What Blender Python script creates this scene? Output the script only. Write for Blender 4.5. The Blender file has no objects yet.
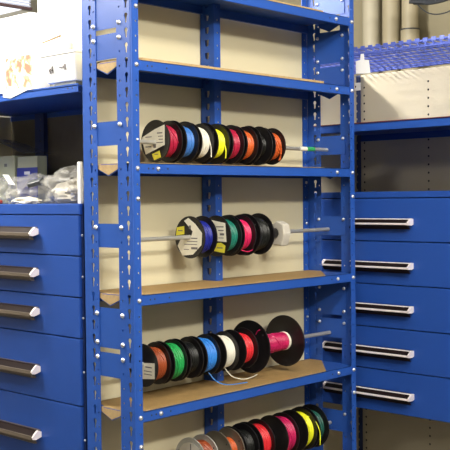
import bpy, math, random
from mathutils import Vector, Matrix, noise
from mathutils.geometry import tessellate_polygon
random.seed(7)
C = bpy.context.scene.collection
PI = math.pi

# ------------------------------------------------------------------ materials
def mat(name, col, rough=.5, metal=0., spec=.5, noise_amt=0., noise_scale=30., bump=0., bump_scale=200., coat=0., stretch=None):
    m = bpy.data.materials.new(name); m.use_nodes = True
    nt = m.node_tree; b = nt.nodes['Principled BSDF']
    b.inputs['Base Color'].default_value = (*col, 1); b.inputs['Roughness'].default_value = rough
    b.inputs['Metallic'].default_value = metal; b.inputs['Specular IOR Level'].default_value = spec
    b.inputs['Coat Weight'].default_value = coat
    tc = nt.nodes.new('ShaderNodeTexCoord'); mp = nt.nodes.new('ShaderNodeMapping')
    if stretch: mp.inputs['Scale'].default_value = stretch
    nt.links.new(tc.outputs['Object'], mp.inputs['Vector'])
    if noise_amt:
        n = nt.nodes.new('ShaderNodeTexNoise'); n.inputs['Scale'].default_value = noise_scale; n.inputs['Detail'].default_value = 5
        r = nt.nodes.new('ShaderNodeMixRGB'); r.blend_type = 'MIX'
        r.inputs[1].default_value = (*[c*(1-noise_amt) for c in col], 1); r.inputs[2].default_value = (*[min(1, c*(1+noise_amt)) for c in col], 1)
        nt.links.new(mp.outputs[0], n.inputs['Vector']); nt.links.new(n.outputs['Fac'], r.inputs[0]); nt.links.new(r.outputs[0], b.inputs['Base Color'])
    if bump:
        n2 = nt.nodes.new('ShaderNodeTexNoise'); n2.inputs['Scale'].default_value = bump_scale
        bp = nt.nodes.new('ShaderNodeBump'); bp.inputs['Strength'].default_value = bump; bp.inputs['Distance'].default_value = .002
        nt.links.new(mp.outputs[0], n2.inputs['Vector']); nt.links.new(n2.outputs['Fac'], bp.inputs['Height']); nt.links.new(bp.outputs[0], b.inputs['Normal'])
    return m
def emit(name, col, s):
    m = bpy.data.materials.new(name); m.use_nodes = True; nt = m.node_tree; nt.nodes.remove(nt.nodes['Principled BSDF'])
    e = nt.nodes.new('ShaderNodeEmission'); e.inputs[0].default_value = (*col, 1); e.inputs[1].default_value = s
    nt.links.new(e.outputs[0], nt.nodes['Material Output'].inputs[0]); return m
def film(name, col, opac, rough=.25):
    m = bpy.data.materials.new(name); m.use_nodes = True; nt = m.node_tree; b = nt.nodes['Principled BSDF']
    b.inputs['Base Color'].default_value = (*col, 1); b.inputs['Roughness'].default_value = rough
    t = nt.nodes.new('ShaderNodeBsdfTransparent'); mx = nt.nodes.new('ShaderNodeMixShader')
    n = nt.nodes.new('ShaderNodeTexNoise'); n.inputs['Scale'].default_value = 18; n.inputs['Detail'].default_value = 4; n.inputs['Distortion'].default_value = 1.2
    r = nt.nodes.new('ShaderNodeMapRange'); r.inputs[1].default_value = .35; r.inputs[2].default_value = .7; r.inputs[3].default_value = opac*.6; r.inputs[4].default_value = min(1, opac*1.4)
    tc = nt.nodes.new('ShaderNodeTexCoord'); nt.links.new(tc.outputs['Object'], n.inputs['Vector'])
    nt.links.new(n.outputs['Fac'], r.inputs[0]); nt.links.new(r.outputs[0], mx.inputs[0])
    nt.links.new(t.outputs[0], mx.inputs[1]); nt.links.new(b.outputs[0], mx.inputs[2]); nt.links.new(mx.outputs[0], nt.nodes['Material Output'].inputs[0])
    return m
M = dict(
    blue=mat('blue_enamel', (.017, .076, .355), .42, spec=.38, noise_amt=.05, noise_scale=14, bump=.05, bump_scale=400),
    drawer_blue=mat('drawer_blue_enamel', (.015, .064, .31), .40, spec=.33, noise_amt=.04, noise_scale=9, bump=.04, bump_scale=400),
    dark_blue=mat('dark_blue_enamel', (.022, .045, .16), .45, noise_amt=.08),
    beige=mat('beige_painted_panel', (.62, .565, .385), .55, noise_amt=.035, noise_scale=5, bump=.06, bump_scale=300),
    beige_metal=mat('beige_perforated_metal', (.62, .555, .41), .5, noise_amt=.03, noise_scale=6),
    hole=mat('hole_dark', (.03, .028, .03), .8),
    board=mat('particle_board', (.31, .195, .07), .7, noise_amt=.22, noise_scale=60, bump=.15, bump_scale=150),
    board_edge=mat('board_cut_edge', (.40, .28, .135), .8, noise_amt=.3, noise_scale=120),
    zinc=mat('zinc_bolt', (.78, .78, .80), .28, metal=.9),
    steel=mat('galvanised_rod', (.50, .49, .45), .38, metal=.6, noise_amt=.1, noise_scale=40),
    alu=mat('aluminium_trim', (.92, .84, .83), .32, metal=.3),
    handle_dark=mat('handle_slot_and_shade', (.010, .005, .005), .6, spec=.12),  # label slot, and the shaded underside of the bright handles painted dark
    handle_body=mat('handle_dark_reflection', (.085, .066, .048), .38, metal=.3),  # left aluminium handles: their dark reflection put into the colour
    black=mat('black_plastic', (.008, .007, .008), .33, spec=.45),
    clearp=mat('clear_grey_plastic', (.36, .36, .33), .3, noise_amt=.15, noise_scale=30),
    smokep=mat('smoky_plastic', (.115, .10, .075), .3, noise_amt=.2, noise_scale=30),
    paper=mat('label_paper', (.80, .77, .64), .75, noise_amt=.12, noise_scale=60),
    print_=mat('label_print', (.16, .15, .15), .8),
    yellow_label=mat('yellow_label', (.75, .68, .05), .6, noise_amt=.15, noise_scale=80),
    white=mat('white_card', (.86, .86, .85), .6),
    carton=mat('white_carton', (.82, .81, .77), .7, noise_amt=.03),
    cream=mat('cream_carton', (.74, .68, .50), .7, noise_amt=.12, noise_scale=20),
    kraft=mat('brown_flap', (.14, .095, .05), .8),
    green=mat('green_white_box', (.52, .55, .38), .6, noise_amt=.05),
    boxblue=mat('box_blue_print', (.03, .05, .33), .5),
    greytop=mat('grey_box_lid', (.16, .17, .16), .6),
    floor=mat('grey_floor', (.10, .095, .085), .5, noise_amt=.1, noise_scale=3),
    ceil=mat('white_ceiling', (.55, .54, .50), .8),
    wallw=mat('white_wall', (.80, .79, .75), .8),
    walld=mat('far_wall_paint', (.20, .18, .15), .8),
    walltan=mat('tan_wall', (.31, .275, .18), .7, noise_amt=.05, noise_scale=2),
    pipe=mat('cream_pipe', (.40, .35, .235), .5, noise_amt=.05, noise_scale=5),
    pipe_pale=mat('pale_pipe', (.47, .43, .32), .5, noise_amt=.05, noise_scale=5),
    cable=mat('dark_cable', (.03, .035, .045), .5),
    mesh=mat('blue_wire', (.09, .13, .48), .28, noise_amt=.1, bump=0),
    rag=mat('white_rag', (.50, .47, .40), .9, noise_amt=.12, noise_scale=40),
    clip=mat('grey_clip', (.05, .055, .06), .4),
    film=film('clear_polythene', (.55, .54, .50), .30),
    film2=film('smoky_polythene', (.22, .23, .21), .5),
    louvre=mat('louvre_blade', (.42, .46, .60), .4),
    edge_red=mat('dark_red_edging', (.16, .03, .04), .5),
    rail=mat('dark_rail', (.06, .035, .04), .5),
    tgreen=mat('green_tape', (.03, .32, .10), .5), twhite=mat('white_tape', (.75, .75, .68), .6),
    red2=mat('red_bits', (.35, .04, .02), .5), green2=mat('green_bits', (.10, .30, .05), .5),
)
# orange starburst print on a white box
def burst():
    m = bpy.data.materials.new('orange_printed_card'); m.use_nodes = True; nt = m.node_tree; b = nt.nodes['Principled BSDF']
    tc = nt.nodes.new('ShaderNodeTexCoord'); w = nt.nodes.new('ShaderNodeTexNoise'); w.inputs['Scale'].default_value = 34; w.inputs['Distortion'].default_value = 1.
    r = nt.nodes.new('ShaderNodeValToRGB'); r.color_ramp.elements[0].position = .40; r.color_ramp.elements[0].color = (.66, .12, .07, 1)
    r.color_ramp.elements[1].position = .62; r.color_ramp.elements[1].color = (.88, .80, .66, 1)
    e = r.color_ramp.elements.new(.5); e.color = (.80, .38, .2, 1)
    nt.links.new(tc.outputs['Object'], w.inputs['Vector']); nt.links.new(w.outputs['Fac'], r.inputs[0]); nt.links.new(r.outputs[0], b.inputs['Base Color'])
    b.inputs['Roughness'].default_value = .6; return m
M['burst'] = burst()
WIRE = dict(red=(.38, .010, .045), blue=(.045, .17, .50), white=(.70, .68, .58), yellow=(.78, .80, .02), orange=(.55, .10, .02), black=(.006, .007, .006),
            green=(.015, .30, .07), dkblue=(.012, .02, .25), teal=(.01, .17, .12), pink=(.60, .015, .10), brown=(.28, .055, .015), magenta=(.46, .01, .09),
            scarlet=(.62, .02, .03), dkgreen=(.01, .085, .065), sky=(.03, .20, .62))
for k, c in WIRE.items(): M['w_'+k] = mat(k+'_wire_insulation', c, .38, spec=.45, noise_amt=.1, noise_scale=80)

# ------------------------------------------------------------------ mesh builder
class MB:
    def __init__(s): s.v = []; s.f = []; s.m = []
    def add(s, v, f, mi=0, T=None):
        o = len(s.v); s.v += [tuple(T @ Vector(p)) if T else tuple(p) for p in v]
        s.f += [tuple(i+o for i in q) for q in f]; s.m += [mi]*len(f); return s
    def box(s, a, b, mi=0, T=None, bev=0.):
        x0, y0, z0 = [min(p, q) for p, q in zip(a, b)]; x1, y1, z1 = [max(p, q) for p, q in zip(a, b)]
        v = [(x0,y0,z0),(x1,y0,z0),(x1,y1,z0),(x0,y1,z0),(x0,y0,z1),(x1,y0,z1),(x1,y1,z1),(x0,y1,z1)]
        return s.add(v, [(0,3,2,1),(4,5,6,7),(0,1,5,4),(1,2,6,5),(2,3,7,6),(3,0,4,7)], mi, T)
    def prism(s, poly, axis, a, b, mi=0, T=None):   # poly in the two other axes (cyclic order kept), extruded along axis
        n = len(poly); v = []
        for t in (a, b):
            for p in poly:
                q = list(p); q.insert(axis, t); v.append(tuple(q))
        f = [tuple(range(n)), tuple(range(2*n-1, n-1, -1))] + [(i, i+n, (i+1) % n+n, (i+1) % n) for i in range(n)]
        return s.add(v, f, mi, T)
    def lathe(s, prof, axis_o, n=40, mi=0, T=None, close=False):  # prof [(x, r)] around X axis through axis_o
        v = []; f = []
        for x, r in prof:
            for k in range(n):
                a = 2*PI*k/n; v.append((axis_o[0]+x, axis_o[1]+r*math.cos(a), axis_o[2]+r*math.sin(a)))
        m = len(prof)
        for i in range(m if close else m-1):
            j = (i+1) % m
            for k in range(n):
                l = (k+1) % n; f.append((i*n+k, j*n+k, j*n+l, i*n+l))
        if not close:
            f.append(tuple(range(n-1, -1, -1))); f.append(tuple((m-1)*n+k for k in range(n)))
        return s.add(v, f, mi, T)
    def tube(s, pts, r, n=8, mi=0, T=None):
        pts = [Vector(p) for p in pts]; v = []; f = []; up = None
        for i, p in enumerate(pts):
            d = (pts[min(i+1, len(pts)-1)]-pts[max(i-1, 0)]).normalized()
            if up is None: up = d.orthogonal().normalized()
            up = (up-d*up.dot(d)).normalized(); w = d.cross(up)
            rr = r[i] if isinstance(r, (list, tuple)) else r
            for k in range(n):
                a = 2*PI*k/n; v.append(tuple(p+(up*math.cos(a)+w*math.sin(a))*rr))
        for i in range(len(pts)-1):
            for k in range(n):
                l = (k+1) % n; f.append((i*n+k, i*n+l, (i+1)*n+l, (i+1)*n+k))
        f.append(tuple(range(n-1, -1, -1))); f.append(tuple((len(pts)-1)*n+k for k in range(n)))
        return s.add(v, f, mi, T)
    def plate(s, outer, holes, th, T, mi=0):  # 2D plate with real holes; local (u, v, 0..th)
        loops = [outer]+holes
        tri = tessellate_polygon([[Vector((p[0], p[1], 0)) for p in l] for l in loops])
        flat = [p for l in loops for p in l]; n = len(flat)
        v = [(p[0], p[1], 0) for p in flat]+[(p[0], p[1], th) for p in flat]
        f = [tuple(t) for t in tri]+[tuple(i+n for i in reversed(t)) for t in tri]
        o = 0
        for l in loops:
            k = len(l)
            for i in range(k):
                j = (i+1) % k; f.append((o+i, o+j, o+j+n, o+i+n))
            o += k
        return s.add(v, f, mi, T)
    def build(s, name, mats, parent=None, smooth=False, bevel=0., origin=None):
        me = bpy.data.meshes.new(name)
        o_ = Vector(origin) if origin else Vector((0, 0, 0))
        me.from_pydata([tuple(Vector(p)-o_) for p in s.v], [], s.f); me.update()
        for mm in (mats if isinstance(mats, (list, tuple)) else [mats]): me.materials.append(M[mm])
        for p, i in zip(me.polygons, s.m): p.material_index = i; p.use_smooth = smooth
        import bmesh
        bm = bmesh.new(); bm.from_mesh(me); bmesh.ops.recalc_face_normals(bm, faces=bm.faces); bm.to_mesh(me); bm.free()
        if smooth:
            try: me.set_sharp_from_angle(angle=math.radians(38))
            except Exception: pass
        ob = bpy.data.objects.new(name, me); C.objects.link(ob); ob.location = o_
        if parent: ob.parent = parent; ob.location = o_-abs_loc(parent)
        if bevel:
            b = ob.modifiers.new('bevel', 'BEVEL'); b.width = bevel; b.segments = 2; b.limit_method = 'ANGLE'; b.harden_normals = False
        return ob
def abs_loc(o):
    p = Vector((0, 0, 0))
    while o: p += o.location; o = o.parent
    return p
def tag(o, label, cat, group=None):
    o['label'] = label; o['category'] = cat
    if group: o['group'] = group
    return o
def thing(name, label, cat, loc=(0, 0, 0), group=None):
    o = bpy.data.objects.new(name, None); C.objects.link(o); o.location = loc; o.empty_display_size = .05
    return tag(o, label, cat, group)
def struct(o): o['kind'] = 'structure'; return o
def TM(origin, u, v):   # local u,v axes to world; normal = u x v
    u = Vector(u); v = Vector(v); w = u.cross(v)
    return Matrix(((u.x, v.x, w.x, origin[0]), (u.y, v.y, w.y, origin[1]), (u.z, v.z, w.z, origin[2]), (0, 0, 0, 1)))

# ------------------------------------------------------------------ dimensions (metres)
W, D = .914, .1846
FW, SW = .0245, .0533
PT = .0358; G0 = 1.2973        # hole pitch and a hole height
TOP = 2.36
LV = [2.1295, 1.9197, 1.6694, 1.3476, 1.0619, .75]   # shelf tops
LIP = .0262
YP = .1875                     # partition surface
YM = .092                      # rod line

# ------------------------------------------------------------------ the room
struct(MB().box((-3.5, -4, -.1), (3.6, 5, 0)).build('floor', 'floor'))
struct(MB().box((-3.5, -4, 3.1), (3.6, 5, 3.2)).build('ceiling', 'ceil'))
struct(MB().box((3.3, -4, 0), (3.45, 5, 3.1)).build('wall_right', 'walltan'))
struct(MB().box((-3.5, 4.8, 0), (3.3, 4.95, 3.1)).build('wall_back', 'wallw'))
struct(MB().box((-3.5, -4, 0), (-3.35, 4.8, 3.1)).build('wall_left', 'walld'))
struct(MB().box((-3.35, -4, 0), (3.3, -3.9, 3.1)).build('wall_front', 'walld'))
struct(MB().box((.014, YP, 0), (.925, .2005, 2.115)).build('wall_middle', 'beige'))
struct(MB().box((.0125, YP-.0005, 0), (.0145, .2010, 2.116)).build('trim_1', 'dark_blue'))

# ------------------------------------------------------------------ spool rack
rack = thing('steel_rack', 'free-standing blue slotted-angle steel rack holding the rods of wire spools', 'rack', (0, 0, 0))
def keyhole(u, v, s=1.):
    p = []
    for k in range(9):
        a = -PI*.28 + k*(PI*1.56)/8; p.append((u+.0062*s*math.cos(a), v+.0055*s+.0062*s*math.sin(a)))
    return p+[(u-.0031*s, v-.0045*s), (u-.0026*s, v-.0125*s), (u+.0026*s, v-.0125*s), (u+.0031*s, v-.0045*s)]
def trap(u, v):
    return [(u-.0085, v+.0085), (u+.0085, v+.0085), (u+.0085, v+.001), (u+.0055, v-.0095), (u-.0055, v-.0095), (u-.0085, v+.001)]
def circ(u, v, r, n=8): return [(u+r*math.cos(2*PI*k/n), v+r*math.sin(2*PI*k/n)) for k in range(n)]
k0 = -13; K = range(k0, 29)
zs = [G0+k*PT for k in K if .83 < G0+k*PT < TOP-.03]
def cells(mb, a, b, th, T, rows, pitch=PT, top=TOP):
    # a long perforated strip built one hole pitch at a time (each hole is real)
    lo = [r[0]-.0045 for r in rows]
    if top == TOP: mb.plate([(a, 0), (b, 0), (b, lo[0]), (a, lo[0])], [], th, T)
    for i, (z, hs) in enumerate(rows):
        t_ = lo[i+1] if i+1 < len(lo) else lo[i]+pitch
        mb.plate([(a, lo[i]), (b, lo[i]), (b, t_), (a, t_)], hs, th, T)
    mb.plate([(a, lo[-1]+pitch), (b, lo[-1]+pitch), (b, top), (a, top)], [], th, T)
def side_flange(mb, x, y0, y1, slot_u, hole_u, shape=keyhole, th=.002):
    # plate in the YZ plane at X=x, thickness towards +X
    T = TM((x, 0, 0), (0, 1, 0), (0, 0, 1))
    cells(mb, y0, y1, th, T, [(z-.10*PT, [shape(slot_u, z+.25*PT-.002)] + ([circ(hole_u, z+PT*.0+.0, .0028)] if hole_u else [])) for z in zs])
def front_flange(mb, y, x0, x1, hole_u, th=-.002):
    T = TM((0, y, 0), (1, 0, 0), (0, 0, 1))
    cells(mb, x0, x1, th, T, [(z-.10*PT, [circ(hole_u, z-.0015, .0028)]) for z in zs])
posts = {}
def post(key, fn):
    mb = MB(); fn(mb); posts[key] = mb.build('upright_post', 'blue', rack); return posts[key]
def fl(mb):
    side_flange(mb, 0, .004, SW, .0175, .042); front_flange(mb, 0, .004, FW, .0165)
    mb.prism([(0, .0045), (0, .003), (.0012, .0012), (.003, 0), (.0045, 0), (.0045, .002), (.002, .0045)], 2, 0, TOP)
post('front_left', fl)
def fr(mb):
    side_flange(mb, W-.002, .004, SW, .0175, .042); front_flange(mb, 0, W-FW, W-.004, W-.0165)
    mb.prism([(W, .0045), (W, .003), (W-.0012, .0012), (W-.003, 0), (W-.0045, 0), (W-.0045, .002), (W-.002, .0045)], 2, 0, TOP)
post('front_right', fr)
def rl(mb):
    side_flange(mb, 0, D-SW, D-.002, .1535, .138)
    mb.plate([(0, 0), (FW, 0), (FW, TOP), (0, TOP)], [], .002, TM((0, D, 0), (1, 0, 0), (0, 0, 1)))
post('rear_left', rl)
def rr(mb):
    side_flange(mb, W-.002, D-SW, D-.002, .1535, .138)
    front_flange(mb, D, W-FW, W, W-.012)
post('rear_right', rr)
def md(mb):
    side_flange(mb, .4264, .131, D-.003, .159, None, trap)
    front_flange(mb, .131, .4284, .4284+FW, .4284+.013)
    mb.box((.4264, D-.003, 0), (.4264+FW, D-.001, TOP))
post('middle_rear', md)

def bolt_mesh():
    mb = MB(); mb.lathe([(-.0062, .0001), (-.0060, .0018), (-.0050, .0038), (-.0034, .0052), (-.0016, .0060), (0, .0062)], (0, 0, 0), 14)
    o = mb.build('bolt', 'zinc', None, smooth=True); me = o.data; bpy.data.objects.remove(o); return me
BM = bolt_mesh()
def bolt(parent, loc, rot=(0, 0, 0), s=1.):
    o = bpy.data.objects.new('bolt', BM); C.objects.link(o); o.parent = parent
    o.location = Vector(loc)-abs_loc(parent); o.rotation_euler = rot; o.scale = (s, s, s); return o
# dome points -X by default; facing -Y => rotate +90deg about Z
RY = (0, 0, PI/2)

# gusset plates joining front and rear posts at both ends
GU = [(2.150, 2.245, [2.1905, 2.2263]), (2.001, 2.100, [2.0112, 2.083]), (1.927, 1.989, [1.9754]), (1.715, 1.774, [1.7645]),
      (1.463, 1.522, [1.5128]), (1.213, 1.313, [1.2973, 1.2255]), (1.141, 1.201, [1.1885]), (.847, .913, [.9035])]
for x, side in ((.0021, -1), (W-.0045, 1)):
    for z0, z1, bz in GU:
        mb = MB(); mb.plate([(.034, z0), (.150, z0), (.150, z1), (.034, z1)], [], .0015, TM((x, 0, 0), (0, 1, 0), (0, 0, 1)))
        p = mb.build('gusset_plate', 'blue', rack)
        for z in bz:
            for y in (.042, .138):
                if side < 0: bolt(p, (0., y, z))
                else: bolt(p, (W-.0045, y, z), s=.9)

# shelves
for li, z in enumerate(LV):
    mb = MB(); x0, x1 = .0025, W-.0025; y0, y1 = .0022, D-.0045; t = .0012
    if li == 0: y0 = .0022
    # pan
    cx = .026
    mb.prism([(x0+cx, y0), (x1-cx, y0), (x1, y0+SW+.004), (x1, y1-SW-.006), (x1-cx, y1), (x0+cx, y1), (x0, y1-SW-.006), (x0, y0+SW+.004)], 2, z-.0015, z)
    mb.box((x0, y0, z-LIP), (x1, y0+t, z)); mb.box((x0+.01, y0, z-LIP), (x1-.01, y0+.009, z-LIP+t))
    mb.box((x0, y1-t, z-LIP), (x1, y1, z)); mb.box((x0+.01, y1-.009, z-LIP), (x1-.01, y1, z-LIP+t))
    sh = mb.build('shelf', 'blue', rack)
    # V-shaped end flaps
    for xx in (x0+.0015, x1-.003):
        MB().prism([(.052, z-.001), (.132, z-.001), (.132, z-.013), (.092, z-LIP-.004), (.052, z-.013)], 0, xx, xx+.0012).build('end_flap', 'blue', sh)
    bx = .004
    b = MB().prism([(.040, .0045), (.765, .0045), (W-.006, .13), (W-.006, D-.004), (.03, D-.004), (.006, .12), (.006, .06)], 2, z+.0004, z+(.005, .0065, .0016, .002, .002, .002)[li])
    # board: cut edge is lighter; tan end strip turned down over the left flap
    b.prism([(.053, z+.001), (.131, z+.001), (.131, z-.011), (.092, z-LIP-.001), (.053, z-.011)], 0, x0+.0002, x0+.0013, 1)
    bo = b.build('shelf_board', ['board', 'board_edge'], sh)
    for p in bo.data.polygons[2:9]: p.material_index = 1
    # bolts through lip
    for bx, who in ((.0165, 'front_left'), (W-.0145, 'front_right')):
        bolt(posts[who], (bx, 0, z-.0125), RY)
    bolt(sh, (W-.090, y0, z-.0125), RY)
    if li in (2, 4): bolt(sh, (.086, y0, z-.0125), RY)
    hm = MB()
    for u in (.055, .07, .12, W-.12):
        hm.lathe([(0, .0026), (.0003, .0026)], (0, 0, 0), 8, 0, Matrix.Translation((u, y0-.0001, z-.0125)) @ Matrix.Rotation(-PI/2, 4, 'Z'))
    hm.build('punched_holes', 'hole', sh)
for z in (1.583, .978): bolt(posts['front_left'], (.0165, 0, z), RY); bolt(posts['front_right'], (W-.0145, 0, z+.001), RY)
bolt(posts['front_left'], (.0165, 0, 1.7265), RY, .6); bolt(posts['front_left'], (.0165, 0, 2.047), RY)
for z in (1.943, 1.63, 1.50, 1.20): bolt(posts['rear_right'], (W-.012, D-.002, z), RY, .8)

# ------------------------------------------------------------------ rods
def rod(z0, z1, x0, x1, label, r=.0058):
    o = MB().tube([(x0, YM, z0), (x1, YM, z1)], r, 16).build('spool_rod', 'steel', None, True, origin=(x0, YM, z0))
    return tag(o, label, 'rod', 'steel rods that carry the wire spools')
r1 = rod(1.728, 1.7305, .006, .893, 'steel rod with white and green tape carrying the uppermost row of spools')
MB().tube([(.755, YM, 1.7301), (.789, YM, 1.7302)], .0068, 16).build('white_tape', 'twhite', r1, True)
MB().tube([(.789, YM, 1.7302), (.826, YM, 1.7303)], .0066, 16).build('green_tape', 'tgreen', r1, True)
rod(1.478, 1.482, .006, .897, 'steel rod across the middle opening, carrying only four spools and a foam pad')
rod(1.160, 1.157, .006, .90, 'steel rod through the row that ends in the big two-disc reel')
rod(.876, .872, .006, .90, 'lowest steel rod, mostly hidden by the bottom row of spools')

# ------------------------------------------------------------------ wire spools
def flange_mb(x, R, holes=True):
    th = .0026; r0 = .0075; n = 48
    mb = MB()
    mb.lathe([(-th*.3, r0), (-th*.3, R*.42), (0, R*.45), (0, R-.003), (-.0006, R-.0015), (0, R-.0003), (th*.5, R), (th-.0002, R-.0004), (th, R-.002), (th, r0)], (x, YM, 0), n, 0, None, True)
    if holes:
        for a in (.4, 2.5, 4.6):
            mb.lathe([(0, .0025), (.0003, .0025)], (0, 0, 0), 8, 1, Matrix.Translation((x-.0003, YM+R*.8*math.cos(a), R*.8*math.sin(a))))
    # raised hub ring
    mb.lathe([(-.0012, r0), (-.0012, .0135), (0, .014), (0, r0)], (x, YM, 0), 28, 0, None, True)
    return mb
def spool(x0, x1, z, R, col, label, group, Rw=None, flange='black', R0=None, first=True, wr=.0018, tails=()):
    root = thing('wire_spool', label, 'spool', (x0, YM, z-R), group)
    T = Matrix.Translation((0, 0, z))
    Rw = Rw or R*.74
    for x, rr_ in ((x0, R0 or R), (x1-.0026, R)):
        f = flange_mb(x, rr_); f.v = [tuple(T @ Vector(p)) for p in f.v]; f.build('flange', [flange, 'hole'], root, True)
    a, b = x0+.0026, x1-.0026
    MB().lathe([(a, .0075), (a, .016), (b, .016), (b, .0075)], (0, YM, z), 24, 0, None, True).build('core', flange, root, True)
    # winding: turns of wire side by side, two overlapping layers
    n = max(4, int((b-a)/(wr*2))); prof = [(a+.0002, .0165)]
    rnd = random.Random(hash(col) % 1000+int(x0*1000))
    for i in range(n):
        c = a+.0002+(i+.5)*(b-a-.0004)/n; h = (b-a-.0004)/n/2; dr = rnd.uniform(-.0009, .0009) + .0015*math.sin(i/n*PI)
        for t in (-.95, -.5, 0, .5, .95): prof.append((c+h*t, Rw+dr-wr+wr*math.sqrt(1-t*t)))
    prof.append((b-.0002, .0165))
    w = MB().lathe(prof, (0, YM, z), 56, 0, None, True)
    for j in range(3):   # a few strands that cross the turns
        ph = rnd.uniform(0, 6.3); u0, u1 = rnd.uniform(.1, .4), rnd.uniform(.6, .95); sp = rnd.uniform(1.6, 2.8)
        w.tube([(a+(b-a)*(u0+(u1-u0)*t/18), YM+(Rw+.0016)*math.cos(ph+sp*t/18), z+(Rw+.0016)*math.sin(ph+sp*t/18)) for t in range(19)], wr, 6)
    co = w.build('wire_winding', 'w_'+col, root, True)
    for pts in tails: MB().tube(smooth_path(pts), .0014, 8).build('wire_tail', 'w_'+col, root, True)
    return root
def smooth_path(p, n=8):
    p = [Vector(q) for q in p]; out = []
    for i in range(len(p)-1):
        a, b, c, d = p[max(i-1, 0)], p[i], p[i+1], p[min(i+2, len(p)-1)]
        for k in range(n):
            t = k/n; out.append(.5*((2*b)+(c-a)*t+(2*a-5*b+4*c-d)*t*t+(3*b-a-3*c+d)*t**3))
    out.append(p[-1]); return [tuple(q) for q in out]
def label_part(root, poly, x, mi='paper', lines=None, name='paper_label'):
    # poly in (Y, Z) absolute; faces -X
    mb = MB().prism(poly, 0, x-.0006, x, 0)
    if lines:
        for (y0, z0, y1, z1) in lines: mb.box((x-.0008, y0, z0), (x-.0006, y1, z1), 1)
    return mb.build(name, [mi, 'print_'], root)

G = 'wire spools on the uppermost rod'
R = .0545; zc = 1.7325
seq = [('red', 'black spool of red wire, first on the uppermost rod, with big paper label'),
       ('blue', 'black spool of light blue wire on the uppermost rod'),
       ('white', 'black spool of white wire on the uppermost rod'),
       ('yellow', 'black spool of yellow wire on the uppermost rod'),
       ('red', 'black spool of red wire between yellow and orange on uppermost rod'),
       ('orange', 'black spool of orange wire between red and black on the uppermost rod'),
       ('black', 'black spool of black wire on the uppermost rod'),
       ('orange', 'black spool of orange wire at the far right end of the uppermost rod')]
for i, (c, lb) in enumerate(seq):
    x = .162+i*.0598
    rr_ = R*(1+.03*math.sin(i*2.3)); tl = []
    if i == 2: tl = [[(x+.040, YM-.038, zc+.010), (x+.043, YM-.043, zc-.012), (x+.042, YM-.045, zc-.040)]]
    if i == 3: tl = [[(x+.039, YM-.037, zc+.005), (x+.042, YM-.043, zc-.018), (x+.040, YM-.043, zc-.042)]]
    if i == 7: tl = [[(x+.025, YM-.040, zc+.0), (x+.035, YM-.043, zc-.022), (x+.042, YM-.036, zc-.040)], [(x+.030, YM-.040, zc+.012), (x+.042, YM-.041, zc-.012), (x+.038, YM-.034, zc-.042)]]
    s = spool(x, x+.0475, zc, rr_, c, lb, G, Rw=R*(.60 if c == 'black' else .72), tails=tl)
    if i == 0:
        label_part(s, [(YM+.050, zc+.006), (YM+.036, zc-.034), (YM-.036, zc-.012), (YM-.036, zc+.040), (YM+.0, zc+.030), (YM+.047, zc+.012)], x-.0008, 'paper',
                   [(YM-.028, zc+.018, YM-.008, zc+.021), (YM-.030, zc+.010, YM-.012, zc+.012), (YM-.030, zc+.002, YM-.014, zc+.004), (YM+.012, zc+.010, YM+.036, zc+.012), (YM+.014, zc-.016, YM+.036, zc-.013), (YM-.030, zc-.006, YM-.004, zc-.004), (YM-.004, zc-.018, YM+.006, zc-.008)])
        label_part(s, [(YM+.012, zc-.034), (YM+.004, zc-.050), (YM-.022, zc-.043), (YM-.016, zc-.026)], x-.0008, 'yellow_label', [(YM-.012, zc-.036, YM+.002, zc-.034)], 'yellow_label')
    if i == 6:
        MB().lathe([(0, .0001), (0, .006), (.003, .006), (.003, .0001)], (x+.018, YM-.030, zc-.012), 12).build('white_wire_tie', 'white', s)

G = 'wire spools on the second rod'; zc = 1.4785
s = spool(.284, .333, zc, .0570, 'dkblue', 'black spool of dark blue wire with large torn paper label, first on second rod', G)
label_part(s, [(YM+.034, zc-.006), (YM+.046, zc-.024), (YM+.028, zc-.050), (YM-.012, zc-.046), (YM-.044, zc-.020), (YM-.047, zc+.012), (YM-.022, zc+.036), (YM+.004, zc+.052), (YM+.020, zc+.044), (YM-.012, zc+.016), (YM-.006, zc+.001)], .2832, 'paper',
           [(YM-.030, zc-.004, YM-.006, zc-.001), (YM-.030, zc-.012, YM+.010, zc-.010), (YM-.028, zc-.020, YM+.020, zc-.018), (YM-.030, zc-.032, YM-.006, zc-.026), (YM-.006, zc+.022, YM+.002, zc+.032), (YM+.002, zc-.034, YM+.022, zc-.032)])
label_part(s, [(YM+.052, zc+.004), (YM+.048, zc+.026), (YM+.020, zc+.030), (YM+.020, zc+.008)], .2832, 'yellow_label', [(YM+.026, zc+.016, YM+.044, zc+.019)], 'yellow_label')
s = spool(.386, .432, zc, .0570, 'teal', 'black spool of green wire with white and yellow labels on second rod', G)
label_part(s, [(YM+.016, zc+.044), (YM-.036, zc+.036), (YM-.040, zc-.016), (YM-.004, zc-.014), (YM+.010, zc+.010)], .3852, 'paper',
           [(YM-.030, zc+.024, YM-.002, zc+.027), (YM-.030, zc+.014, YM-.010, zc+.017), (YM-.032, zc+.002, YM-.016, zc+.008), (YM-.030, zc-.006, YM-.010, zc-.004)])
label_part(s, [(YM+.010, zc-.020), (YM+.006, zc-.042), (YM-.032, zc-.046), (YM-.036, zc-.026), (YM-.020, zc-.018)], .3852, 'yellow_label', [(YM-.026, zc-.034, YM-.004, zc-.031)], 'yellow_label')
spool(.440, .490, zc, .0580, 'pink', 'black spool of pink wire on the second rod', G, tails=[[(.452, YM-.030, zc-.040), (.470, YM-.040, zc-.046), (.492, YM-.040, zc-.042)]])
s = spool(.506, .566, zc, .0600, 'black', 'largest black spool of black wire at the right of the second rod', G, Rw=.046)
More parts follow.
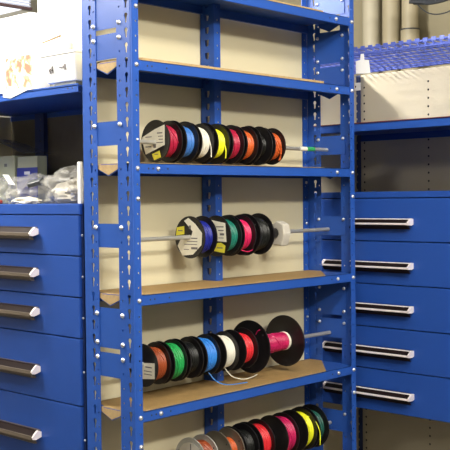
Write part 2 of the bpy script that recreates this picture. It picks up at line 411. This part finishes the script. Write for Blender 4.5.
MB().lathe([(0, .0075), (0, .017), (.070, .0155), (.073, .0075)], (.566, YM, zc), 24, 0, None, True).build('hub_collar', 'black', s, True)
# white paper tag threaded on the rod
mb = MB(); pts = [(YM+.022, zc+.020), (YM-.004, zc+.036), (YM-.028, zc+.026), (YM-.034, zc-.004), (YM-.022, zc-.038), (YM+.012, zc-.036), (YM+.026, zc-.012)]
mb.prism(pts, 0, .640, .672)
tg = mb.build('foam_block', 'rag', None, bevel=.004, origin=(.656, YM, zc)); tag(tg, 'off-white foam pad pushed onto the second rod beside the largest black spool', 'pad')

G = 'wire spools on the third rod'; zc = 1.156
s = spool(.110, .158, zc, .0555, 'brown', 'black spool of brown wire with paper label, first on the third rod', G)
label_part(s, [(YM+.012, zc+.006), (YM+.012, zc-.036), (YM-.044, zc-.030), (YM-.044, zc+.010)], .1092, 'paper', [(YM-.034, zc-.004, YM-.010, zc-.001), (YM-.034, zc-.014, YM-.004, zc-.012), (YM-.034, zc-.022, YM-.004, zc-.020)])
spool(.170, .217, zc, .0560, 'green', 'black spool of bright green wire on the third rod', G, Rw=.0450, tails=[[(.180, YM-.020, zc+.043), (.176, YM-.040, zc+.024), (.180, YM-.048, zc+.004)]])
spool(.228, .277, zc, .0560, 'black', 'black spool of black wire on the third rod', G, Rw=.040)
spool(.290, .342, zc, .0560, 'sky', 'black spool of bright blue wire with loose end on the third rod', G, Rw=.045, tails=[[(.330, YM-.02, zc-.046), (.345, YM-.035, zc-.070), (.375, YM-.050, 1.074), (.44, YM-.062, 1.0725)]])
spool(.364, .416, zc, .0560, 'white', 'black spool of white wire with loose end lying on the shelf, third rod', G, Rw=.044, tails=[[(.400, YM-.015, zc-.044), (.412, YM-.030, zc-.066), (.455, YM-.030, 1.0755), (.50, YM-.024, 1.0735), (.535, YM-.016, 1.0765)]])
spool(.443, .496, zc, .0576, 'scarlet', 'black spool of bright red wire touching the big reel on the third rod', G, Rw=.041)
s = spool(.522, .680, zc, .0765, 'magenta', 'big black two-disc reel with thin pink winding, right end of third rod', G, Rw=.026,
          tails=[[(.528, YM-.012, zc+.022), (.520, YM-.030, zc+.046), (.5205, YM-.04, zc+.052)]])
MB().lathe([(.668, .008), (.668, .0275), (.677, .0275), (.677, .008)], (0, YM, zc), 36, 0, None, True).build('white_core_end', 'paper', s, True)

G = 'wire spools on the lowest rod'; zc = .8785
s = spool(.278, .330, zc, .0600, 'brown', 'clear-flanged spool with round white label, first on the lowest rod', G, flange='clearp')
mb = MB(); mb.lathe([(-.0006, .0085), (-.0006, .047), (0, .047), (0, .0085)], (.2770, YM, zc), 40, 0, None, True)
mb.box((.2760, YM-.004, zc+.012), (.2764, YM+.000, zc+.044), 1); mb.build('round_label', ['rag', 'print_'], s)
spool(.378, .432, zc, .0605, 'orange', 'smoky clear-flanged spool of brownish wire, second on the lowest rod', G, flange='smokep', Rw=.034)
spool(.437, .490, zc, .0630, 'black', 'black spool of black wire on the lowest rod', G, Rw=.045)
spool(.505, .558, zc, .0635, 'scarlet', 'black spool of bright red wire on the lowest rod', G, Rw=.049)
spool(.615, .668, zc, .0640, 'magenta', 'black spool of crimson magenta wire on the lowest rod', G, Rw=.052)
spool(.706, .752, zc, .0650, 'yellow', 'black spool of yellow wire with a loose loop on the lowest rod', G, Rw=.052,
      tails=[[(.735, YM-.01, zc+.050), (.7555, YM-.044, zc+.036), (.7585, YM-.066, zc+.004), (.7585, YM-.068, zc-.040)]])
spool(.762, .808, zc, .0665, 'dkgreen', 'black spool of dark green wire at the right end of lowest rod', G, Rw=.049)

# ------------------------------------------------------------------ drawer cabinets
def handle(parent, xf, yr, yl, zt, zb, bright=True):
    # aluminium pull with a dark label slot, profile in (X, Z), runs along Y
    h = zt-zb; mb = MB()
    P = lambda pts: [(xf-d, zb+h*k) for d, k in pts]   # prism along Y: coords (X, Z)
    mb.prism(P([(0, 1.), (.010, 1.), (.026, .50), (.0245, .30), (.016, 0.), (.012, 0.), (.018, .3), (.018, .45), (.006, .86), (0, .86)]), 1, yr, yl, 2 if bright else 1)  # body tone painted: shade on bright handles, dark reflection on the others
    mb.prism(P([(.0098, 1.01), (.0128, .99), (.0140, .88), (.0112, .91)]), 1, yr, yl, 0 if bright else 2)      # upper rim
    mb.prism(P([(.0245, .60), (.0285, .58), (.0298, .50), (.0290, .42), (.0245, .40)] if bright else [(.0228, .62), (.0275, .56), (.0300, .34), (.0270, .12), (.0200, .0), (.0180, .1)]), 1, yr, yl, 0 if bright else 1)       # lower rim
    mb.prism(P([(.0108, .96), (.0118, .97), (.0262, .56), (.0245, .54)]), 1, yr+.006, yl-.006, 2)  # dark slot
    for ya, yb in ((yr-.006, yr+.002), (yl-.002, yl+.006)):
        mb.prism(P([(0, .98), (.012, 1.03), (.030, .60), (.030, .40), (.010, .36), (0, .45)] if bright else [(0, .85), (.012, 1.0), (.023, .72), (.029, .5), (.027, .34), (.018, .30), (.010, .36), (0, .45)]), 1, ya if ya > yr else ya+.002, yb, 0)
    return mb.build('handle', ['alu', 'handle_body', 'handle_dark'], parent)
def cabinet(name, label, xf, y0, y1, ztop, zl, depth, hz, hy, zlow, open_low=False, bright=True):
    root = thing(name, label, 'cabinet', (xf, y0, 0))
    m = MB(); t = .0015
    fr_ = .012
    z_b = zlow if open_low else 0
    m.box((xf+.012, y0, z_b), (xf+depth, y0+t, ztop-.001)); m.box((xf+.012, y1-t, z_b), (xf+depth, y1, ztop-.001))
    m.box((xf+.010, y0, z_b), (xf+.014, y0+fr_, ztop-.001)); m.box((xf+.010, y1-fr_, z_b), (xf+.014, y1, ztop-.001))
    m.box((xf+depth-t, y0, z_b), (xf+depth, y1, ztop-.001)); m.box((xf+.012, y0, z_b), (xf+depth, y1, z_b+.003))
    m.build('housing', 'dark_blue', root)
    MB().box((xf-.001, y0+.002, zl[0]+.001), (xf+depth, y1-.002, ztop)).build('top', 'drawer_blue', root, bevel=.0015)
    for i in range(len(zl)-1):
        za, zb = zl[i]-.0015, zl[i+1]+.0015
        ya, yb = y0+.007, y1-.007
        d = MB().box((xf, ya, zb), (xf+.016, yb, za)).build('drawer', 'drawer_blue', root, bevel=.0012)
        if hz: handle(d, xf, hy[0], hy[1], *hz[i], bright)
    for i in range(len(zl)-1):
        o = bpy.data.objects.new('bolt', BM); C.objects.link(o); o.parent = root; o.scale = (.6,)*3
        o.location = Vector((xf+.010, y0+.0035, (zl[i]+zl[i+1])/2))-abs_loc(root)
    return root
cabinet('drawer_cabinet', 'blue steel drawer cabinet with dark bar handles left of the spool rack', 0., .2030, 1.10, 1.572,
        [1.5435, 1.4375, 1.331, 1.2255, 1.051, .875, .70, .50, .30, .10], .42,
        [(1.511, 1.476), (1.402, 1.367), (1.297, 1.262), (1.142, 1.107), (.966, .931), (.79, .755), (.60, .565), (.40, .365), (.20, .165)], (.383, .92), 0, False, False)
cabinet('drawer_cabinet', 'blue steel drawer cabinet with bright aluminium handles right of the spool rack', .964, -.375, .352, 1.598,
        [1.578, 1.445, 1.3115, 1.178, 1.047, .916], .45,
        [(1.5155, 1.4835), (1.3825, 1.3505), (1.2515, 1.2195), (1.118, 1.086), (.987, .955)], (-.172, .148), .914, True)

# ------------------------------------------------------------------ shelving bays above the cabinets
def panel_with_holes(mb, x, y0, y1, z0, z1, cols, th=.0015, pitch=.0300):
    T = TM((x, 0, 0), (0, 1, 0), (0, 0, 1)); z = z0+.02; rows = []
    while z < z1-pitch: rows.append((z-.006, [circ(c, z, .0042, 8) for c in sorted(cols)])); z += pitch
    mb.plate([(y0, z0), (y1, z0), (y1, z0+.0105), (y0, z0+.0105)], [], th, T)
    cells(mb, y0, y1, th, T, rows, pitch, z1)
bl = thing('shelving_bay', 'open steel shelf bay above the left drawer cabinet, shaded inside', 'shelving', (.0, .205, 1.572))
mb = MB().box((0, .2035, 1.872), (.42, 1.10, 1.8745)); mb.box((0, .2035, 1.8555), (.0015, 1.10, 1.8785)); mb.box((.4185, .2035, 1.8555), (.42, 1.10, 1.8785)); mb.box((0, .2035, 1.8555), (.012, 1.10, 1.857))
sl = mb.build('shelf', 'blue', bl)
hm = MB()
for u in (.226, .245): hm.lathe([(0, .0028), (.0003, .0028)], (-.0002, u, 1.868), 8)
hm.build('punched_holes', 'hole', sl)
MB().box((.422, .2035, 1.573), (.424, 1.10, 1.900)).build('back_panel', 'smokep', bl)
for y in (.893, ):
    m = MB(); m.plate([(y, 1.573), (y+.05, 1.573), (y+.05, 1.871), (y, 1.871)], [circ(y+.02, 1.60+k*PT, .004) for k in range(8)], .002, TM((.405, 0, 0), (0, 1, 0), (0, 0, 1))); m.box((.405, y, 1.573), (.42, y+.0015, 1.871)); m.build('upright', 'dark_blue', bl)
MB().box((.05, 1.1015, 0), (.424, 1.103, 1.87)).build('side_panel', 'beige', bl)

br = thing('shelving_bay', 'open bay with beige perforated back panel above and below right drawers', 'shelving', (1.43, 0, 0))
mb = MB(); panel_with_holes(mb, 1.431, -.375, .352, .05, 2.03, [.056, .327, -.25], pitch=.0290); mb.build('back_panel', 'beige_metal', br)
MB().box((1.4335, -.375, .05), (1.438, .352, 2.03)).build('hole_shade_sheet', 'hole', br)  # unseen sheet, blocks stray light and is painted dark to shade the holes
mb = MB(); mb.plate([(.972, 0), (1.426, 0), (1.426, 2.03), (.972, 2.03)], [], .0015, TM((0, .3545, 0), (1, 0, 0), (0, 0, 1))); mb.build('side_panel', 'beige_metal', br)
MB().box((.966, -.378, 0), (1.43, -.3765, 2.03)).build('side_panel', 'beige_metal', br)
m = MB(); cells(m, .335, .375, .002, TM((1.419, 0, 0), (0, 1, 0), (0, 0, 1)), [(.094+k*.029, [circ(.352, .10+k*.029, .004)]) for k in range(65)], .029, 2.03)
o = m.build('upright', 'dark_blue', br)
mb = MB().box((.964, -.374, 1.8095), (1.43, .35, 1.812)); mb.box((.964, -.374, 1.7865), (.9655, .35, 1.812)); mb.box((.964, -.374, 1.7865), (.976, .35, 1.788)); mb.box((1.4285, -.374, 1.7865), (1.43, .35, 1.812))
rs = mb.build('shelf', 'blue', br)
MB().box((.9635, -.374, 1.8122), (.972, .35, 1.8145)).build('edge_strip', 'edge_red', rs)
# wire deck on top
wd = thing('wire_deck', 'blue wire mesh deck on top of the right-hand shelving bay', 'wire shelf', (.964, 0, 2.03))
mb = MB(); zz = 2.040; ya, yb = -.378, .372
k = 0; y = ya
while y <= yb: mb.tube([(.968, y, zz+.003), (1.43, y, zz+.003)], .0027, 6); y += .0265
mb.build('cross_wires', 'mesh', wd)
mb = MB()
for x in (1.02, 1.08, 1.14, 1.20, 1.26, 1.32, 1.38, 1.425): mb.tube([(x, ya, zz-.001), (x, yb, zz-.001)], .0026, 6)
mb.build('long_wires', 'mesh', wd)
for x in (.966, 1.428):
    mb = MB(); mb.tube([(x, ya, zz-(.014 if x < 1 else .001)), (x, yb, zz-(.014 if x < 1 else .001))], .0034, 6); mb.tube([(x, ya, zz+.003), (x, yb, zz+.003)], .0034, 6)
    y = ya
    while y < yb: mb.tube([(x, y, zz-(.014 if x < 1 else .001)), (x, y, zz+.003)], .0030, 6); y += .0265
    mb.build('edge_rail', 'mesh', wd)
mb = MB(); y = ya+.01
while y < yb: mb.box((.962, y, zz-.001), (.9645, y+.015, zz+.011)); y += .028
mb.build('edge_tabs', 'mesh', wd)
# white card hung on the wire deck, and small label clip
mb = MB().prism([(.026, 1.967), (.027, 2.006), (.010, 2.008), (.008, 2.026), (-.003, 2.026), (-.005, 2.008), (-.022, 2.004), (-.027, 1.964)], 0, .9585, .9600)
tag(mb.build('hanging_card', 'white', None, origin=(.959, 0, 2.026)), 'blank white card hooked on the front edge of the blue wire deck', 'card')
mb = MB().box((1.412, .332, 1.974), (1.4185, .368, 2.002)); mb.lathe([(0, .004), (.0004, .004)], (1.4115, .352, 1.988), 8, 1)
tag(mb.build('label_clip', ['white', 'hole'], None, origin=(1.415, .35, 1.974)), 'small white clip with dark hole on the rear upright of the right bay', 'clip')
tag(MB().prism([(.0, 1.813), (-.06, 1.813), (-.06, 1.826), (-.035, 1.828)], 0, 1.15, 1.21).build('blue_bracket', 'blue', None, origin=(1.18, -.03, 1.8125)), 'small blue bracket lying on the right-hand upper shelf', 'bracket')

# ------------------------------------------------------------------ things on the upper left shelf (z 1.8785)
Z = 1.8790
def carton(name, a, b, label, cat='box', mats='carton', rz=0, extra=None):
    o = MB().box(a, b).build(name, mats, None, bevel=.002, origin=((a[0]+b[0])/2, (a[1]+b[1])/2, a[2])); o.rotation_euler.z = rz
    return tag(o, label, cat)
carton('large_carton', (.13, .225, Z), (.40, .545, 2.25), 'large plain white carton, behind the small marked bin on upper left shelf')
carton('large_carton', (.16, .620, Z), (.40, .925, 2.135), 'large plain white carton, behind the orange-printed box on upper left shelf')
# open cream carton with brown flap between them
oc = thing('open_carton', 'cream open-top carton with raised brown flap on the upper left shelf', 'box', (.15, .5, Z))
MB().box((.10, .390, Z), (.128, .470, 2.02)).build('carton_body', 'cream', oc, bevel=.001)
MB().prism([(.40, 2.030), (.485, 2.020), (.485, 2.0245), (.40, 2.036)], 0, .098, .101).build('flap', 'kraft', oc)
ob = thing('printed_box', 'box with orange and red starburst print at front of upper left shelf', 'box', (.03, .49, Z))
MB().box((.032, .440, Z), (.092, .570, 1.985)).build('box_body', 'carton', ob, bevel=.0015)
MB().box((.0305, .442, Z+.012), (.0318, .562, 1.980)).build('printed_face', 'burst', ob)
# tapered white bin with marks
bn = thing('storage_bin', 'small white tapered bin with dark marks beside the rack post', 'bin', (.05, .29, Z))
v = [(.022, .240, Z+.012), (.022, .362, Z+.012), (.105, .362, Z+.012), (.105, .240, Z+.012), (.012, .228, 1.962), (.012, .383, 1.962), (.115, .383, 1.962), (.115, .228, 1.962)]
MB().add(v, [(0,1,2,3),(4,7,6,5),(0,4,5,1),(1,5,6,2),(2,6,7,3),(3,7,4,0)]).build('bin_body', 'white', bn, bevel=.004)
MB().box((.026, .244, Z), (.10, .335, Z+.011)).build('bin_foot', 'greytop', bn)
for grp in ([(.326, 1.917, .331, 1.935), (.336, 1.915, .340, 1.930), (.326, 1.922, .342, 1.925)], [(.277, 1.926, .283, 1.932), (.283, 1.9275, .300, 1.9295), (.273, 1.921, .277, 1.936)]):
    mk = MB()
    for (ya, za, yb, zb) in grp: mk.box((.0140, ya, za), (.0165, yb, zb))
    mk.build('printed_mark', 'print_', bn)
MB().box((.010, .226, 1.962), (.117, .385, 1.968)).build('bin_rim', 'white', bn, bevel=.001)
# sheet of paper hanging over the shelf edge
mb = MB(); mb.prism([(.53, 1.8795), (.40, 1.8795), (.42, 1.878), (.495, 1.862), (.53, 1.868)], 0, -.0022, -.0012)
mb.box((-.0022, .39, 1.8790), (.028, .55, 1.8797))
tag(mb.build('paper_sheet', 'white', None, origin=(0, .47, 1.879)), 'white paper sheet drooping over the upper left shelf edge', 'paper')

# ------------------------------------------------------------------ things on top of the left cabinet (z 1.572)
Z = 1.5722
g = thing('pale_green_box', 'pale greenish box under plastic film on the left cabinet', 'box', (.34, .95, Z))
MB().box((.28, .884, Z), (.36, 1.07, 1.727)).build('box_body', 'green', g, bevel=.002)
MB().box((.2790, .925, 1.692), (.2798, .940, 1.702)).build('grey_mark', 'greytop', g)
b = thing('blue_band_box', 'small pale box with dark blue lower band at back of left cabinet', 'box', (.34, .8, Z))
MB().box((.28, .762, Z), (.318, .868, 1.722)).build('box_body', 'green', b, bevel=.002)
mb = MB(); mb.box((.2788, .760, Z+.02), (.2797, .870, 1.686)); mb.box((.2782, .80, 1.664), (.2787, .83, 1.674), 1); mb.build('blue_band', ['boxblue', 'white'], b)
def drape(name, label, zfun, x0, x1, y0, y1, m_, n=26):
    v = []; f = []
    for i in range(n+1):
        for j in range(n+1):
            x = x0+(x1-x0)*i/n; y = y0+(y1-y0)*j/n
            v.append((x, y, zfun(x, y)))
    for i in range(n):
        for j in range(n): a = i*(n+1)+j; f.append((a, a+1, a+n+2, a+n+1))
    mb = MB(); mb.add(v, f); o = mb.build(name, m_, None, True, origin=((x0+x1)/2, (y0+y1)/2, Z))
    s_ = o.modifiers.new('s', 'SOLIDIFY'); s_.thickness = .0006
    return o
tag(drape('plastic_sheet', '', lambda x, y: 1.733+.055*min(1, max(0, (y-.82)/.2))+.006*noise.noise(Vector((x*20, y*20, 0))), .27, .375, .80, 1.09, 'film2'), 'smoky plastic sheet laid over the two boxes on the left cabinet', 'plastic sheet')
def bag(loc, size, seed, label, mats='film', amp=.35, name='plastic_bag'):
    n, m = 28, 44; v = []; f = []
    for i in range(n+1):
        th = PI*i/n
        for j in range(m):
            ph = 2*PI*j/m
            d = Vector((math.sin(th)*math.cos(ph), math.sin(th)*math.sin(ph), math.cos(th)))
            q = d*2.1+Vector((seed, 0, 0))
            k = 1+amp*(noise.noise(q)*.8+(abs(noise.noise(q*2.3))*-.7+.2)+abs(noise.noise(q*5))*-.35+.1)
            p = Vector((d.x*size[0], d.y*size[1], d.z*size[2]))*k
            if p.z < -size[2]*.55: p.z = -size[2]*.55
            v.append((loc[0]+p.x, loc[1]+p.y, loc[2]+p.z+size[2]*.55))
    for i in range(n):
        for j in range(m): a = i*m+j; b_ = i*m+(j+1) % m; f.append((a, b_, b_+m, a+m))
    mb = MB(); mb.add(v, f); o = mb.build(name, mats, None, True, origin=(loc[0], loc[1], loc[2])); return tag(o, label, 'bag' if 'film' in mats else 'rag')
bag((.105, .355, Z), (.075, .105, .062), 3.1, 'crumpled clear bag of white cloth next to the rack post, on left cabinet')
bag((.115, .355, Z+.001), (.050, .075, .040), 8.2, 'crumpled off-white cloth inside the clear bag next to the rack post', 'rag', .5, 'white_cloth')
bag((.130, .555, Z), (.085, .095, .052), 5.7, 'crumpled clear bag with a paper slip in the middle of left cabinet top')
bag((.085, .720, Z), (.070, .075, .055), 1.4, 'clear bag of small coloured parts at far left of the cabinet top')
tag(MB().box((-.022, -.012, 0), (.022, .012, .014)).build('grey_clip', 'clip', None, bevel=.003), 'dark grey clip lying on the clear bag next to the rack post', 'clip')
o = bpy.data.objects['grey_clip']; o.location = (.045, .445, Z+.052); o.rotation_euler = (-.5, .2, 1.9)
tag(MB().prism([(-.02, -.01), (.022, -.012), (.020, .012), (-.018, .013)], 2, 0, .0008).build('paper_slip', 'white', None), 'white paper slip on the middle clear bag of left cabinet', 'paper')
o = bpy.data.objects['paper_slip']; o.location = (.045, .575, Z+.068); o.rotation_euler = (.1, -.8, 1.7)
bag((.030, .475, Z), (.022, .055, .012), 9.9, 'low strip of white tissue at the cabinet front edge', 'rag', .4, 'tissue')
rnd = random.Random(4)
for i in range(9):
    x, y = .035+rnd.uniform(-.01, .02), .605+i*.012
    c = ['red2', 'green2', 'clip', 'kraft', 'w_orange'][i % 5]; kind = ['dull red', 'green', 'dark grey', 'brown', 'orange'][i % 5]
    o = MB().lathe([(-.008, .003), (-.007, .0055), (.007, .0055), (.008, .003)], (0, 0, 0), 10).build('cable_gland', c, None, True)
    o.location = (x, y, Z+.0062); o.rotation_euler.z = rnd.uniform(0, 3)
    tag(o, f'small {kind} part lying in the loose row before the far left bag', 'small part', 'small loose parts on the left cabinet')
tag(MB().box((.012, .214, Z), (.020, .2260, 1.680)).build('white_strip', 'white', None, bevel=.001, origin=(.016, .224, Z)), 'narrow white plastic strip standing upright beside the rack post', 'strip')

# ------------------------------------------------------------------ pipes, cables, ceiling lamp
def pipe(y, r, label, col='pipe', coupling=None):
    t = thing('vertical_pipe', label, 'pipe', (3.2, y, 0), 'vertical pipes against the far right wall')
    MB().lathe([(0, r), (3.095, r)], (0, 0, 0), 32, 0, Matrix.Translation((3.18, y, .0)) @ Matrix.Rotation(-PI/2, 4, 'Y')).build('pipe_body', col, t, True)
    if coupling: MB().lathe([(0, r), (0, r+.0085), (.007, r+.0085), (.007, r)], (0, 0, 0), 32, 0, Matrix.Translation((3.18, y, coupling[0]+coupling[1])) @ Matrix.Rotation(-PI/2, 4, 'Y')).build('coupling_seam', 'cable', t, True)
    if coupling: MB().lathe([(0, r), (0, r+.006), (coupling[1], r+.006), (coupling[1], r)], (0, 0, 0), 32, 0, Matrix.Translation((3.18, y, coupling[0])) @ Matrix.Rotation(-PI/2, 4, 'Y')).build('coupling', col, t, True)
pipe(1.498, .050, 'pale vertical pipe nearest the rack against the tan wall', 'pipe_pale')
pipe(1.362, .050, 'middle of the three vertical pipes against the tan wall')
pipe(1.238, .046, 'right vertical pipe with coupling collar against the tan wall', 'pipe', (2.25, .26))
cb = thing('cable_bundle', 'dark cable bundle hanging at the top right of the view', 'cables', (2.6, .75, 2.55))
for j in range(7):
    rnd = random.Random(j); zz0 = 2.535+j*.014
    pts = [(2.6+rnd.uniform(-.03, .03), .86-.085*k_, zz0-.018*math.sin(k_*.9+j)-.004*k_*(j % 3)) for k_ in range(6)]
    MB().tube(smooth_path(pts, 5), .011, 8).build('cable', 'cable', cb, True)
MB().tube(smooth_path([(2.6, .84, 2.53), (2.6, .77, 2.47), (2.6, .69, 2.455), (2.6, .62, 2.48), (2.6, .60, 2.56)], 6), .003, 6).build('thin_cable', 'cable', cb, True)
for y_ in (.86, .45): MB().tube([(2.6, y_, 2.56), (2.6, y_, 3.1)], .004, 6).build('hanger', 'cable', cb)

M['tube'] = emit('tube_glow', (1, .97, .9), 6)
M['lamp'] = emit('lamp_diffuser', (.88, .90, 1.0), 1.2)
def lamp(loc, lx, ly, power, label, col=(1, .95, .86), vis=False, rz=0):
    t = thing('ceiling_light', label, 'ceiling light', loc, 'fluorescent ceiling lights')
    x, y, z = loc
    MB().box((x-lx/2, y-ly/2, z), (x+lx/2, y+ly/2, z+.012)).build('reflector', 'ceil', t)
    for sy in (-.07, .07): MB().tube([(x-lx*.47, y+sy, z-.025), (x+lx*.47, y+sy, z-.025)], .014, 12).build('fluorescent_tube', 'tube', t, True)
    for k in (-1, 0, 1):
        L = bpy.data.lights.new('tube_light', 'POINT'); L.shadow_soft_size = .09; L.energy = power/3; L.color = col
        o = bpy.data.objects.new('tube_light', L); C.objects.link(o); o.parent = t; o.location = (k*lx*.33, 0, -.14)
    for xx in (x-lx/3, x+lx/3): MB().tube([(xx, y, z+.012), (xx, y, 3.1)], .004, 6).build('hanger', 'ceil', t)
    return t
lamp((-.55, .85, 2.58), 1.2, .28, 68, 'fluorescent fitting over the aisle in front of the left cabinet')
lamp((-.60, -2.75, 2.90), 1.2, .28, 185, 'fluorescent fitting well in front of the rack')
lamp((-.25, -1.25, 2.85), 1.2, .28, 62, 'added fluorescent fill light nearest the rack front')  # added lamp, brightens the right-hand drawers
lamp((-2.9, -1.3, 2.75), 1.2, .28, 38, 'added fluorescent fill light out of view on the left')  # added lamp, lifts the back panel of the right bay
lamp((.0, 1.20, 2.86), 1.2, .28, 165, 'fluorescent fitting behind the rack')
# the louvred fitting seen at top left
t = thing('ceiling_light', 'louvred white ceiling light hanging at the top left of the view', 'ceiling light', (.9, 2.6, 2.6), 'fluorescent ceiling lights')
MB().box((.42, 2.60, 2.612), (1.590, 2.90, 2.76)).build('diffuser', 'lamp', t)
mb = MB()
for k in range(9): mb.box((.42, 2.588, 2.616+k*.014), (1.592, 2.598, 2.622+k*.014))
mb.build('louvre', 'louvre', t)
MB().box((.41, 2.580, 2.597), (1.595, 2.600, 2.611)).build('bottom_rail', 'rail', t)
for x in (.6, 1.4): MB().tube([(x, 2.75, 2.76), (x, 2.75, 3.1)], .004, 6).build('hanger', 'ceil', t)

# ------------------------------------------------------------------ world, camera, view
w = bpy.data.worlds.new('room_air'); bpy.context.scene.world = w; w.use_nodes = True
w.node_tree.nodes['Background'].inputs[0].default_value = (1, .95, .88, 1); w.node_tree.nodes['Background'].inputs[1].default_value = .2
cam = bpy.data.cameras.new('camera'); co = bpy.data.objects.new('camera', cam); C.objects.link(co)
r2 = Vector((0.68252597, -0.73078968, -0.01023398)); u2 = Vector((0.02655076, 0.01079902, 0.99958913)); fw = Vector((0.73037891, 0.68251727, -0.02677363))
mw = Matrix((( r2.x, u2.x, -fw.x, -1.58649109), (r2.y, u2.y, -fw.y, -1.78554874), (r2.z, u2.z, -fw.z, 1.58150681), (0, 0, 0, 1)))
co.matrix_world = mw; cam.sensor_width = 36; cam.lens = 987.667/450*36; cam.clip_start = .05
sc = bpy.context.scene; sc.camera = co
sc.view_settings.view_transform = 'Standard'; sc.view_settings.look = 'None'; sc.view_settings.gamma = 1; sc.view_settings.use_curve_mapping = False
sc.view_settings.exposure = 0.5
